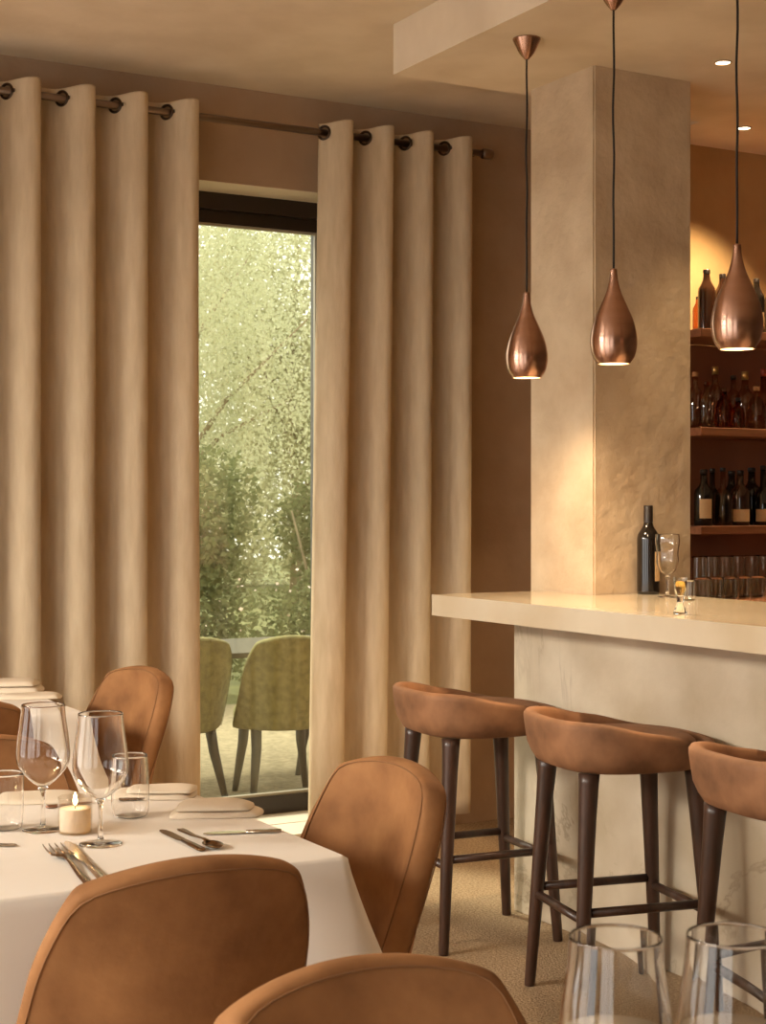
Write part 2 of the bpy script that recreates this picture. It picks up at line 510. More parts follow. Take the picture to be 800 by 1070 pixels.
wr = 0.187
curtain('curtain', 0.748 - 3.46 * wr, 0.748, 3.46, 'beige linen eyelet curtain right of the window, between the glass and the bar', 0.092, 5, PE - 3.46 * 2 * PI + 8 * PI, 0.05)

# ------------------------------------------------------------------ dining chair
ZM, ZT, KR = 0.655, 0.846, 0.33
def back_point(s, t):
    """s in -1..1 across, t: -1 bottom, 0 start of the rounded top, 1 top edge; the sheet wraps forward at its sides (front is +y)"""
    if t <= 0:
        z = ZM + t * (ZM - 0.36); x = s
    else:
        z = ZM + (ZT - ZM) * t * math.sqrt(1 - KR * s * s)
        x = s * math.sqrt(1 - KR * t * t)
    q = (z - 0.36) / 0.49
    w = 0.250 - 0.034 * q
    x *= w
    wrap = (0.150 * (1 - q) ** 1.2 + 0.050) * (abs(x) / 0.25) ** 2.1
    return Vector((x, -0.205 - 0.070 * q + wrap, z))

def make_chair(fab, leg_m, name='dining_chair', pip=None, lt=1.0):
    root = empty(name, (0, 0, 0))
    bm = bmesh.new()
    ns = 14
    ts = [-1 + k / 6 for k in range(6)] + [k / 8 for k in range(9)]
    ss = [-1 + 2 * i / ns for i in range(ns + 1)]
    g = [[bm.verts.new(back_point(s, z)) for s in ss] for z in ts]
    for a, b in zip(g, g[1:]):
        for i in range(ns):
            bm.faces.new((a[i], a[i + 1], b[i + 1], b[i]))
    o = obj('backrest', bm, fab, root)
    solidify(o, 0.05, 0.0); subsurf(o, 2)
    # piping along the outline on both faces
    for off in (0.0255, -0.0255):
        pts = []
        side = [(-0.93, -0.96 + .96 * k / 8) for k in range(9)] + [(-0.93, .93 * k / 8) for k in range(1, 8)]
        full = side + [(-0.93 + 1.86 * k / 16, 0.93) for k in range(17)] + [(-a, b) for a, b in reversed(side)]
        for s_, t_ in full:
            p = back_point(s_, t_)
            e = 1e-3
            n = (back_point(s_ + e, t_) - back_point(s_ - e, t_)).cross(back_point(s_, t_ + e) - back_point(s_, t_ - e)).normalized()
            pts.append(p + n * off)
        for _ in range(2):
            pts = [pts[0]] + [(pts[k - 1] + pts[k] * 2 + pts[k + 1]) / 4 for k in range(1, len(pts) - 1)] + [pts[-1]]
        obj('piping', tube(pts, 0.0014, 6), pip or M['piping'], o)
    # seat
    bm = bmesh.new()
    def sq(rx, ry, z, cy, n=40, e=3.2):
        return [bm.verts.new((rx * math.copysign(abs(math.cos(2 * PI * i / n)) ** (2 / e), math.cos(2 * PI * i / n)),
                              cy + ry * math.copysign(abs(math.sin(2 * PI * i / n)) ** (2 / e), math.sin(2 * PI * i / n)), z)) for i in range(n)]
    rings = [sq(.19, .19, .365, .02), sq(.215, .208, .37, .02), sq(.228, .218, .39, .02), sq(.232, .222, .42, .02), sq(.226, .218, .45, .02), sq(.20, .195, .468, .02), sq(.10, .10, .472, .02)]
    for v in [v for r in rings for v in r]:
        if v.co.y > 0: v.co.x *= 1 - 0.35 * v.co.y
        if v.co.y < 0: v.co.x *= 1 + 0.25 * v.co.y
    for a, b in zip(rings, rings[1:]):
        for i in range(40):
            bm.faces.new((a[i], a[(i + 1) % 40], b[(i + 1) % 40], b[i]))
    bm.faces.new(rings[0][::-1]); bm.faces.new(rings[-1])
    obj('seat', bm, fab, root)
    for sx in (-1, 1):
        for (y0, y1) in ((.15, .20), (-.12, -.22)):
            obj('leg', tube([(sx * .15, y0, .375), (sx * .155, y0 + (y1 - y0) * .3, .26), (sx * .19, y1, 0.0)], [.021 * lt, .019 * lt, .011 * lt], 14), leg_m, root)
    return root

chair = make_chair(M['suede'], M['walnut'])
spots = [
    (-1.85, -2.085, 0.0, 'tan suede chair seen from behind, at the front edge of the candle table', 'chairs at the table with the candle'),
    (-1.385, -1.72, R(93), 'tan suede chair between the candle table and the bar stools', 'chairs at the table with the candle'),
    (-1.80, -1.20, R(180), 'tan suede chair across the candle table, seen through the wine glasses', 'chairs at the table with the candle'),
    (-1.89, -3.20, R(180), 'tan suede chair at the bottom photo edge, only its domed back top showing', 'chairs at the nearest table'),
    (-1.67, 0.01, R(0), 'dark tan chair half cut off, back turned, at the table by the left curtain', 'chairs at the table by the curtain'),
    (-1.17, 0.27, R(100), 'tan suede chair in front of the left curtain, beside the window glass', 'chairs at the table by the curtain'),
]
for i, (x, y, rz, lab, grp) in enumerate(spots):
    o = chair if i == 0 else copy_tree(chair)
    o.location = (x, y, 0); o.rotation_euler = (0, 0, rz)
    tag(o, lab, 'chair', grp)

# ------------------------------------------------------------------ tables and cloths
def table(x0, x1, y0, y1, label, clabel, drop=0.2, seed=1):
    cx, cy = (x0 + x1) / 2, (y0 + y1) / 2
    t = empty('dining_table', (cx, cy, 0))
    tag(t, label, 'table', 'cloth-covered dining tables')
    obj('tabletop', bevel_box(x0 - cx + .006, x1 - cx - .006, y0 - cy + .006, y1 - cy - .006, .712, .744, .004), M['walnut'], t, smooth=False)
    obj('pedestal', lathe([(0, .02), (.05, .02), (.04, .06), (.035, .3), (.035, .70), (.09, .7118), (0, .7118)], 24), M['walnut'], t)
    obj('pedestal_base', lathe([(0, 0), (.17, 0), (.17, .008), (.15, .019), (0, .0199)], 32), M['walnut'], t)
    rnd = random.Random(seed)
    bm = bmesh.new()
    # perimeter samples with outward direction and corner weight
    per = []
    rc = 0.012
    def side(ax, ay, bx, by, nx, ny, n):
        for k in range(n):
            f = k / n
            L = math.hypot(bx - ax, by - ay)
            d = min(f, 1 - f) * L
            per.append((ax + (bx - ax) * f, ay + (by - ay) * f, nx, ny, d))
    corners = [(x0, y0), (x1, y0), (x1, y1), (x0, y1)]
    norms = [(0, -1), (1, 0), (0, 1), (-1, 0)]
    for i in range(4):
        (ax, ay), (bx, by) = corners[i], corners[(i + 1) % 4]
        nx, ny = norms[i]
        dx, dy = (bx - ax), (by - ay); L = math.hypot(dx, dy); dx /= L; dy /= L
        side(ax + dx * rc, ay + dy * rc, bx - dx * rc, by - dy * rc, nx, ny, 56)
        n2 = norms[(i + 1) % 4]
        for k in range(10):
            a = (k / 10) * PI / 2
            ox, oy = nx * math.cos(a) + n2[0] * math.sin(a), ny * math.cos(a) + n2[1] * math.sin(a)
            ccx, ccy = bx - rc * (nx + n2[0]) , by - rc * (ny + n2[1])
            per.append((ccx + rc * ox, ccy + rc * oy, ox, oy, 0.0))
    nrow = 16
    rings = []
    N = len(per)
    wv = [rnd.uniform(-1, 1) for _ in range(40)]
    for k in range(nrow + 1):
        h = k / nrow
        ring = []
        for i, (x, y, nx, ny, d) in enumerate(per):
            c = math.exp(-(d / 0.085) ** 2)
            q = i / N * 40
            i0 = int(q) % 40; f = q - int(q)
            f = f * f * (3 - 2 * f)
            wob = wv[i0] * (1 - f) + wv[(i0 + 1) % 40] * f
            dp = drop * (1 + 0.28 * c)
            out = 0.003 + 0.006 * math.sin(min(1, h * 6) * PI / 2) + h * (0.014 + 0.010 * wob * (1 - c)) + c * 0.085 * h ** 1.25
            # pleat beside the corner
            out -= 0.03 * h * math.exp(-((d - 0.11) / 0.035) ** 2)
            z = .7475 - dp * h if k else .7475
            if k == 1: z = .7455 - 0.004
            if k == 0: out = 0.0
            ring.append(bm.verts.new((x + nx * out, y + ny * out, z)))
        rings.append(ring)
    for a, b in zip(rings, rings[1:]):
        for i in range(N):
            j = (i + 1) % N
            bm.faces.new((a[i], b[i], b[j], a[j]))
    # top: inset rings so it can ripple a little
    bm.faces.new(rings[0])
    cl = obj('tablecloth', bm, M['cloth'])
    for p in cl.data.polygons:
        if len(p.vertices) > 8: p.use_smooth = False
    tag(cl, clabel, 'tablecloth', 'white tablecloths')
    return t, cl
TX1, TY0 = -1.443, -2.074
table(-2.64, TX1, TY0, -1.25, 'dining table under the white cloth that carries the candle and wine glasses', 'white cloth under the candle, wine glasses and folded napkins', 0.2, 2)
table(-2.42, -1.215, 0.05, 0.80, 'dining table under the white cloth beside the left curtain', 'white cloth on the table beside the left curtain', 0.2, 5)
table(-2.4, -1.25, -3.98, -3.17, 'nearest dining table, under the cloth below the two big foreground glasses', 'white cloth under the two big foreground glasses', 0.2, 8)
TZ = 0.7478

# ------------------------------------------------------------------ glassware
def bowl_profile(pts, th=0.0012):
    """outer profile from bottom centre to rim, and back down inside"""
    out = smooth_prof(pts, 7)
    inn = []
    for i, (r, z) in enumerate(out):
        a = out[max(0, i - 1)]; b = out[min(len(out) - 1, i + 1)]
        dr, dz = b[0] - a[0], b[1] - a[1]
        l = math.hypot(dr, dz) or 1
        inn.append((max(0.0, r - dz / l * th), z + dr / l * th))
    inn[0] = (0.0, out[0][1] + th)
    return out + [((out[-1][0] + inn[-1][0]) / 2, out[-1][1] + th * .6)] + inn[::-1]

def make_wine_glass(name='wine_glass', h=0.243, rb=0.0515, rr=0.0415, liquid=None, gm=None):
    root = empty(name, (0, 0, 0))
    sb = 0.083 * h / .243
    k = h / .243
    prof = [(0, sb), (.012 * k, sb + .0035), (.029 * k, sb + .017 * k), (rb * .90, sb + .040 * k), (rb, sb + .060 * k), (rb * .965, sb + .088 * k), (rr * 1.055, sb + .132 * k), (rr, h - .001)]
    obj('bowl', lathe(bowl_profile(prof), 48), gm or M['glass'], root)
    obj('stem', lathe(smooth_prof([(0.0095 * k, .0052), (.0052, .013), (.0040, .03), (.0040, sb - .02), (.0055, sb - .008), (.010, sb - .0006), (0, sb - .0004)], 5), 20), M['glass_solid'], root)
    obj('foot', lathe([(0, 0), (.039 * k, 0), (.040 * k, .0008), (.039 * k, .0018), (.020 * k, .0038), (.0095 * k, .0050), (0, .0051)], 40), M['glass_solid'], root)
    if liquid:
        inner = [(max(0, r - .0022), z + .001) for r, z in smooth_prof(prof, 7)]
        pts = [p for p in inner if p[1] < liquid]
        pts[0] = (0, pts[0][1] + .001)
        pts += [(pts[-1][0] - .0002, liquid), (0, liquid)]
        obj('wine', lathe(pts, 48), M['wine'], root)
    return root

wg = make_wine_glass()
p = on_z(45, 867, TZ); wg.location = p
tag(wg, 'tall clear wine glass, the one nearer the left photo edge beside the small tumbler', 'wine glass', 'wine glasses on the candle table')
w2 = copy_tree(wg); w2.location = on_z(105, 882, TZ)
tag(w2, 'tall clear wine glass standing in front of and right of the candle', 'wine glass', 'wine glasses on the candle table')
fg = make_wine_glass(h=0.245, rb=.0515, rr=.0415, liquid=0.158)
def cam_pt(px, d, z):
    lat = (px - CX) / FX * d
    return Vector((CAM[0] + ct * lat + st * d, CAM[1] - st * lat + ct * d, z))
fg.location = cam_pt(643, 1.405, TZ)
tag(fg, 'large glass of pale drink in front of the legs of the middle bar stool', 'wine glass', 'glasses on the nearest table')
f2 = copy_tree(fg); f2.location = cam_pt(766, 1.41, TZ)
tag(f2, 'large glass of pale drink in the bottom right corner of the photo', 'wine glass', 'glasses on the nearest table')

def make_tumbler(name, prof, gm, th=.0014):
    return obj(name, lathe(bowl_profile(prof, th), 40), gm)
tb = make_tumbler('tumbler', [(0, 0), (.028, .0006), (.036, .008), (.0385, .035), (.0375, .08), (.0345, .124)], M['glass'])
tb.location = on_z(136, 853, TZ)
tag(tb, 'clear stemless tumbler to the right of the wine glasses, near the folded napkin', 'tumbler', 'tumblers on the candle table')
tb2 = make_tumbler('tumbler', [(0, 0), (.026, .0006), (.0335, .007), (.0355, .03), (.036, .07), (.0365, .108)], M['glass'])
tb2.location = on_z(5, 866, TZ)
tag(tb2, 'short clear tumbler at the left photo edge beside the wine glass', 'tumbler', 'tumblers on the candle table')

# candle
cd = empty('votive_candle', on_z(78.5, 870, TZ))
tag(cd, 'small lit white candle in a clear glass cup on the laid table', 'candle')
obj('glass_cup', lathe(bowl_profile([(0, 0), (.029, .0005), (.0325, .004), (.0328, .02), (.0328, .05), (.0328, .069)], .0016), 40), M['frost'], cd)
obj('wax', lathe([(0, .004), (.028, .004), (.0298, .007), (.0298, .046), (.028, .048), (.010, .0465), (0, .0463)], 36), M['wax'], cd)
obj('wick', tube([(0, 0, .0464), (.0006, 0, .053)], .0007, 8), M['wick'], cd)
obj('flame', lathe(smooth_prof([(0, .0525), (.0032, .056), (.0044, .061), (.0030, .068), (.0010, .075), (0, .078)], 5), 16), M['flame'], cd)

# cutlery
def strip(pts, th=.0022, tilt=0.0):
    """flat bar: list of (along, half width, height)"""
    bm = bmesh.new()
    up, lo = [], []
    for a, w, z in pts:
        up.append((bm.verts.new((a, -w, z + th)), bm.verts.new((a, w, z + th))))
        lo.append((bm.verts.new((a, -w, z)), bm.verts.new((a, w, z))))
    for i in range(len(pts) - 1):
        bm.faces.new((up[i][0], up[i + 1][0], up[i + 1][1], up[i][1]))
        bm.faces.new((lo[i][0], lo[i][1], lo[i + 1][1], lo[i + 1][0]))
        bm.faces.new((up[i][0], lo[i][0], lo[i + 1][0], up[i + 1][0]))
        bm.faces.new((up[i][1], up[i + 1][1], lo[i + 1][1], lo[i][1]))
    bm.faces.new((up[0][0], up[0][1], lo[0][1], lo[0][0]))
    bm.faces.new((up[-1][0], lo[-1][0], lo[-1][1], up[-1][1]))
    return bm

def place_line(o, a, b):
    o.location = a
    d = b - a
    o.rotation_euler = (0, 0, math.atan2(d.y, d.x))

def knife(a, b, lab, grp, hm, bmtl, z=TZ):
    A, B = on_z(a[0], a[1], z), on_z(b[0], b[1], z)
    L = (B - A).length
    k = empty('table_knife', A)
    place_line(k, A, B)
    h = L * .46
    bmh = strip([(0, .004, .0012), (.006, .0075, .0006), (h * .6, .0068, .0006), (h, .0048, .0006)], .0052)
    bmesh.ops.bevel(bmh, geom=bmh.edges[:], offset=.0012, segments=2, affect='EDGES')
    obj('handle', bmh, hm, k)
    obj('blade', strip([(h + .0004, .0046, .002), (h + .012, .0085, .002), (L * .85, .0098, .0016), (L * .96, .0068, .0012), (L, .0015, .0010)], .0014), bmtl, k, smooth=False)
    tag(k, lab, 'knife', grp)
    return k

def fork(a, b, lab, grp, mt, z=TZ, wmul=1.0):
    """tines at a, handle end at b"""
    A, B = on_z(a[0], a[1], z), on_z(b[0], b[1], z)
    L = (B - A).length
    f = empty('table_fork', B)
    place_line(f, B, A)
    w = .0125 * wmul
    obj('handle', strip([(0, .006, .0008), (.01, .0085, .0006), (L * .3, .006, .001), (L * .55, .004, .007), (L * .64, .006, .0085), (L * .70, w, .007), (L * .745, w, .005)], .002), mt, f)
    for i in range(4):
        y = w * (-.86 + 1.72 * i / 3)
        bm = tube([(L * .747, y, .0062), (L * .86, y, .0042), (L * .96, y * .98, .005), (L, y * .95, .0064)], [.0017, .0016, .0013, .0007], 8)
        obj('tine', bm, mt, f)
    tag(f, lab, 'fork', grp)
    return f
CG = 'cutlery on the candle table'
fork((54, 885), (98, 930), 'steel fork lying left of the near chair back, tines towards the candle', CG, M['bronze'], wmul=1.6)
knife((108, 922), (69, 880), 'steel knife beside the fork, in front of the candle', CG, M['steel'], M['steel'])
knife((212, 890), (168, 868), 'dark bronze knife, left one of the crossed pair in front of the near chair', CG, M['bronze'], M['bronze'])
def spoon(a, b, lab, grp, mt, z=TZ):
    A, B = on_z(a[0], a[1], z), on_z(b[0], b[1], z)
    L = (B - A).length
    s = empty('table_spoon', A); place_line(s, A, B)
    obj('handle', strip([(0, .0065, .0008), (.012, .0085, .0006), (L * .35, .005, .002), (L * .62, .0035, .007), (L * .72, .005, .0062)], .002), mt, s)
    bm = bmesh.new()
    g = []
    for i in range(9):
        u = i / 8
        wv = .0175 * math.sqrt(max(0.02, 1 - (2 * u - 1) ** 2))
        row = []
        for j in range(7):
            v = -1 + j / 3
            zz = .0085 - .0072 * (1 - v * v) * math.sqrt(max(.02, 1 - (2 * u - 1) ** 2))
            row.append(bm.verts.new((L * .722 + L * .278 * u, v * wv, zz)))
        g.append(row)
    for a_, b_ in zip(g, g[1:]):
        for j in range(6): bm.faces.new((a_[j], a_[j + 1], b_[j + 1], b_[j]))
    o = obj('spoon_bowl', bm, mt, s); solidify(o, .0012, 1.0)
    tag(s, lab, 'spoon', grp)
    return s
spoon((188, 867), (228, 889), 'bronze spoon lying right of the dark knife, bowl towards the near chair', CG, M['bronze'])
knife((294, 869.5), (212, 872), 'long pale steel knife lying in front of the folded napkin', CG, M['steel'], M['steel'])
knife((-30, 884), (18, 884), 'steel knife cut off by the left photo edge, in front of the short tumbler', CG, M['steel'], M['steel'])
knife((48, 845), (97, 839), 'slim copper toned knife behind the candle', CG, M['copper'], M['copper'])

# napkins
def fold_napkin(layers, lab, grp, loc, rz, taper=0.0):
    """layers: (x0,x1,y0,y1, z at left, z at right, thickness, roll) softly rounded folds"""
    bm = bmesh.new()
    for (x0, x1, y0, y1, za, zb, th, bulge) in layers:
        nx, ny = 20, 14
        def sheet(side):
            g = []
            for i in range(nx + 1):
                u = i / nx; row = []
                for j in range(ny + 1):
                    v = j / ny
                    # squircle-like rounding of the outline
                    a, b = 2 * u - 1, 2 * v - 1
                    X = a * math.sqrt(1 - 0.16 * b * b); Y = b * math.sqrt(1 - 0.16 * a * a) * (1 - taper * u)
                    x = (x0 + x1) / 2 + X * (x1 - x0) / 2
                    y = (y0 + y1) / 2 + Y * (y1 - y0) / 2
                    edge = (1 - abs(a) ** 10) * (1 - abs(b) ** 10)
                    base = za + (zb - za) * u
                    z = base + (th * (0.25 + 0.75 * edge) + bulge * (1 - a * a) * (1 - b * b) + .0012 * math.sin(7 * u + 3 * v) * edge if side else 0.0)
                    row.append(bm.verts.new((x, y, z)))
                g.append(row)
            for p_, q_ in zip(g, g[1:]):
                for j in range(ny): bm.faces.new((p_[j], p_[j + 1], q_[j + 1], q_[j]))
            return g
        lo, hi = sheet(0), sheet(1)
        def rim(g): return [g[i][0] for i in range(nx + 1)] + [g[nx][j] for j in range(1, ny + 1)] + [g[i][ny] for i in range(nx - 1, -1, -1)] + [g[0][j] for j in range(ny - 1, 0, -1)]
        a, b = rim(lo), rim(hi)
        for i in range(len(a)):
            j = (i + 1) % len(a)
            bm.faces.new((a[i], a[j], b[j], b[i]))
    o = obj('napkin', bm, M['napkin'])
    o.location = loc; o.rotation_euler = (0, 0, rz)
    return tag(o, lab, 'napkin', grp)
fold_napkin([(-.098, .09, -.07, .07, .0005, .0005, .010, .003), (-.085, .07, -.06, .072, .0145, .013, .006, .010)],
            'thick folded cream linen napkin on the right of the candle table', 'napkins on the candle table', on_z(229, 850, TZ), R(-32), .35)
fold_napkin([(-.10, .09, -.06, .06, .0005, .0005, .010, .002), (-.06, .09, -.05, .05, .0125, .0125, .006, .002)],
            'flat folded napkin at the back of the candle table behind the right tumbler', 'napkins on the candle table', on_z(162, 831, TZ), R(-30))
fold_napkin([(-.09, .09, -.065, .065, .0005, .0005, .009, .003)],
            'flat white napkin behind the wine glasses, at the left of the candle table', 'napkins on the candle table', on_z(38, 835, TZ), R(-25))
knife((122, 837), (196, 834.5), 'dark knife lying beside the flat napkin behind the right tumbler', CG, M['bronze'], M['bronze'])
fold_napkin([(-.13, .12, -.08, .08, .0005, .0005, .018, .004), (-.12, .105, -.07, .07, .022, .022, .014, .006)],
            'thick folded napkin at the back of the table by the left curtain', 'napkins on the table by the curtain', on_z(8, 722, TZ), R(-25))
fold_napkin([(-.10, .10, -.06, .06, .0005, .0005, .012, .003)],
            'thin flat napkin in front of the thick one on the table by the left curtain', 'napkins on the table by the curtain', on_z(32, 729, TZ), R(-20))

# ------------------------------------------------------------------ bar stools
def make_stool():
    root = empty('bar_stool', (0, 0, 0))
    n = 72
    # seat local: front is +x (towards the bar), back is -x
    def ring(f, zf, bm):
        vs = []
        for i in range(n):
            a = 2 * PI * i / n
            ca, sa = math.cos(a), math.sin(a)
            e = 2 / 2.7
            X = math.copysign(abs(ca) ** e, ca); Y = math.copysign(abs(sa) ** e, sa)
            k = f(a)
            vs.append(bm.verts.new((0.245 * X * k, 0.24 * Y * k, zf(a))))
        return vs
    def h(a):
        # top of the shell: high over the back, sloping down to the front
        c = -math.cos(a)                       # 1 at back, -1 front
        t = min(1, max(0, (c + 0.75) / 1.45))
        t = t * t * (3 - 2 * t)
        return 0.728 + 0.067 * t
    bm = bmesh.new()
    flare = lambda a: 1.0 + 0.04 * (h(a) - .728) / .067
    prof = [(lambda a: .55, lambda a: .655), (lambda a: .80, lambda a: .655), (lambda a: .90, lambda a: .664), (lambda a: .955, lambda a: .685),
            (lambda a: .985 * (1 + .3 * (flare(a) - 1)), lambda a: .71), (lambda a: .995 * flare(a), lambda a: h(a) - .020), (lambda a: .995 * flare(a), lambda a: h(a) - .008),
            (lambda a: .975 * flare(a), lambda a: h(a)), (lambda a: .90 * flare(a), lambda a: h(a) + .001), (lambda a: .855 * flare(a), lambda a: h(a) - .006),
            (lambda a: .835 * flare(a), lambda a: h(a) - .02), (lambda a: .82, lambda a: .706), (lambda a: .80, lambda a: .69)]
    rings = [ring(f, z, bm) for f, z in prof]
    for a, b in zip(rings, rings[1:]):
        for i in range(n): bm.faces.new((a[i], a[(i + 1) % n], b[(i + 1) % n], b[i]))
    bm.faces.new(rings[0][::-1])
    bm.faces.new(rings[-1])
    o = obj('seat_shell', bm, M['leather'], root)
    bm = bmesh.new()
    pr = [(.60, .695), (.79, .698), (.80, .714), (.79, .728), (.74, .738), (.5, .737), (.2, .733)]
    rings = [ring((lambda k: (lambda a: k))(k), (lambda z: (lambda a: z))(z), bm) for k, z in pr]
    for a, b in zip(rings, rings[1:]):
        for i in range(n): bm.faces.new((a[i], a[(i + 1) % n], b[(i + 1) % n], b[i]))
    bm.faces.new(rings[0][::-1]); bm.faces.new(rings[-1])
    obj('seat_cushion', bm, M['leather'], root)
    ft, tp = (.20, .172), (.158, .138)
    def at(sx, sy, z):
        t = z / .654
        return Vector((sx * (ft[0] + (tp[0] - ft[0]) * t), sy * (ft[1] + (tp[1] - ft[1]) * t), z))
    for sx in (-1, 1):
        for sy in (-1, 1):
            bm = tube([at(sx, sy, 0), at(sx, sy, .004), at(sx, sy, .30), at(sx, sy, .55), at(sx, sy, .63), at(sx, sy, .6535)], [.0145, .0155, .020, .0245, .0275, .029], 18)
            obj('leg', bm, M['walnut'], root)
    for (a, b, z) in (((-1, -1), (-1, 1), .265), ((1, -1), (1, 1), .265), ((-1, -1), (1, -1), .285), ((-1, 1), (1, 1), .285)):
        A, B = at(a[0], a[1], z), at(b[0], b[1], z)
        d = (B - A).normalized() * .0185
        obj('footrest', tube([A + d, B - d], .0125, 14), M['walnut'], root)
    return root
stool = make_stool()
sp = [(-.03, -.325, R(-6), 'tan leather bar stool nearest the right curtain, at the far end of the bar'),
      (-.03, -1.06, R(-12), 'tan leather bar stool in the middle of the row along the bar'),
      (-.055, -1.80, R(-6), 'tan leather bar stool cut by the right edge of the photo, nearest along the bar')]
for i, (x, y, rz, lab) in enumerate(sp):
    o = stool if i == 0 else copy_tree(stool)
    o.location = (x, y, 0); o.rotation_euler = (0, 0, rz)
    tag(o, lab, 'bar stool', 'bar stools along the counter')

# ------------------------------------------------------------------ pendant lamps
def make_pendant():
    root = empty('pendant_lamp', (0, 0, 0))   # origin at the mouth of the shade
    H = SOFF - 1.778
    outer = smooth_prof([(.0455, 0.0), (.0600, .022), (.0668, .055), (.0655, .085), (.0560, .125), (.0390, .165), (.0225, .203), (.0130, .240), (.0095, .272)], 6)
    inner = [(max(.004, r - .003), z) for r, z in outer[::-1] if z < .20]
    bm = lathe(outer + [(0.0, .274)], 48)
    shd = obj('lamp_shade', bm, M['copper'], root)
    bm = lathe([(.0455, 0.0), (.043, .0005)] + inner[::-1] + [(0, .20)], 48)
    obj('shade_lining', bm, M['copperin'], shd)
    obj('bulb', lathe(smooth_prof([(0, .012), (.018, .016), (.026, .032), (.022, .052), (.013, .07), (.012, .09)], 5) + [(0, .09)], 24), M['bulb'], root)
    pts = [(0.0022 * math.sin(k * 1.1) * math.sin(PI * k / 16), 0.0012 * math.sin(k * .8 + 1) * math.sin(PI * k / 16), .2745 + (H - .065 - .2745) * k / 16) for k in range(17)]
    obj('cord', tube(pts, .0032, 10), M['cord'], root)
    obj('ceiling_rose', lathe(smooth_prof([(.005, H - .066), (.010, H - .062), (.024, H - .045), (.036, H - .022), (.0445, H - .004)], 5) + [(.0445, H), (0, H)], 40), M['copper'], root)
    return root
pend = make_pendant()
ps = [(.091, -.431, 'copper teardrop pendant lamp over the far end of the bar, left of the column'),
      (.0215, -.966, 'copper teardrop pendant lamp hanging in front of the column, the middle one'),
      (.0326, -1.467, 'copper teardrop pendant lamp hanging in front of the bottle shelves, nearest')]
for i, (x, y, lab) in enumerate(ps):
    o = pend if i == 0 else copy_tree(pend)
    o.location = (x, y, 1.778)
    tag(o, lab, 'pendant lamp', 'copper pendant lamps over the bar')
    l = bpy.data.lights.new('pendant_light', 'SPOT')
    l.energy = 16; l.color = (1, .74, .46); l.spot_size = R(155); l.spot_blend = .6; l.shadow_soft_size = .03
    lo = bpy.data.objects.new('pendant_light', l); link(lo); lo.location = (x, y, 1.776)
    lo.rotation_euler = (0, 0, 0)

# downlights
def downlight(x, y, lab, e, cone, z=SOFF):
    d = empty('downlight', (x, y, z))
    obj('trim_ring', torus((0, 0, -.002), (0, 0, 1), .027, .003, 28, 8), M['downring'], d)
    obj('lens', lathe([(0, -.0012), (.024, -.0012)], 28), M['down'], d)
    tag(d, lab, 'downlight', 'recessed downlights over the bar')
    l = bpy.data.lights.new('downlight_beam', 'SPOT')
    l.energy = e; l.color = (1, .74, .42); l.spot_size = R(cone); l.spot_blend = .7; l.shadow_soft_size = .035
    lo = bpy.data.objects.new('downlight_beam', l); link(lo); lo.location = (x, y, z - .012)
p1, p2 = on_z(755, 65, SOFF), on_z(777, 133.5, SOFF)
downlight(p1.x, p1.y, 'small round glowing downlight in the ceiling, nearer and larger of the two', 30, 46)
downlight(p2.x, min(p2.y, .2), 'small round glowing downlight close to the wall above the bottle shelves', 110, 95)
downlight(2.5, -.15, 'unseen round downlight added farther right on the bar ceiling to brighten the shelves', 50, 120)  # added lamp out of view, lifts the light on the bottle shelves

# ------------------------------------------------------------------ back bar
ba = struct('trim_3', boxes((BX + .02, XR - .02, BY - .02, BY - .0005, 1.0, 2.03)), M['backpanel'])
SX0 = BX + .02
SHZ = [2.062, 1.676, 1.290]
for z, lab in zip(SHZ, ('top wooden bar shelf, holding dark wine bottles against the lit wall', 'middle wooden bar shelf, holding reddish glass spirit bottles', 'lowest wooden bar shelf, holding dark labelled bottles above the glasses')):
    o = obj('wall_shelf', bevel_box(SX0, XR - .05, .155, BY - .021, z - .032, z, .002), M['shelf'], smooth=False)
    tag(o, lab, 'shelf', 'wooden bar shelves')
CX0B = 1.06
cab = empty('back_bar_cabinet', (2.2, .15, 0))
tag(cab, 'dark wooden cabinet behind the bar that carries the rows of glasses', 'cabinet')
child_world(obj('cabinet_body', bevel_box(CX0B, XR - .05, -.10, BY - .021, 0, .965, .003), M['backpanel'], smooth=False), cab)
child_world(obj('cabinet_top', bevel_box(CX0B, XR - .05, -.12, BY - .021, .966, 1.0, .003), M['shelf'], smooth=False), cab)
for k in range(3):
    x0 = CX0B + .02 + k * .72
    d = child_world(obj('cabinet_door', bevel_box(x0, x0 + .6, -.118, -.1005, .08, .95, .003), M['backpanel'], smooth=False), cab)
    child_world(obj('door_handle', tube([(x0 + .55, -.128, .5), (x0 + .55, -.128, .62)], .006, 10), M['eyelet']), cab)
    hd = [c for c in cab.children if c.name.startswith('door_handle')][-1]
    hd.parent = d
    hd.matrix_parent_inverse = Matrix.Identity(4)

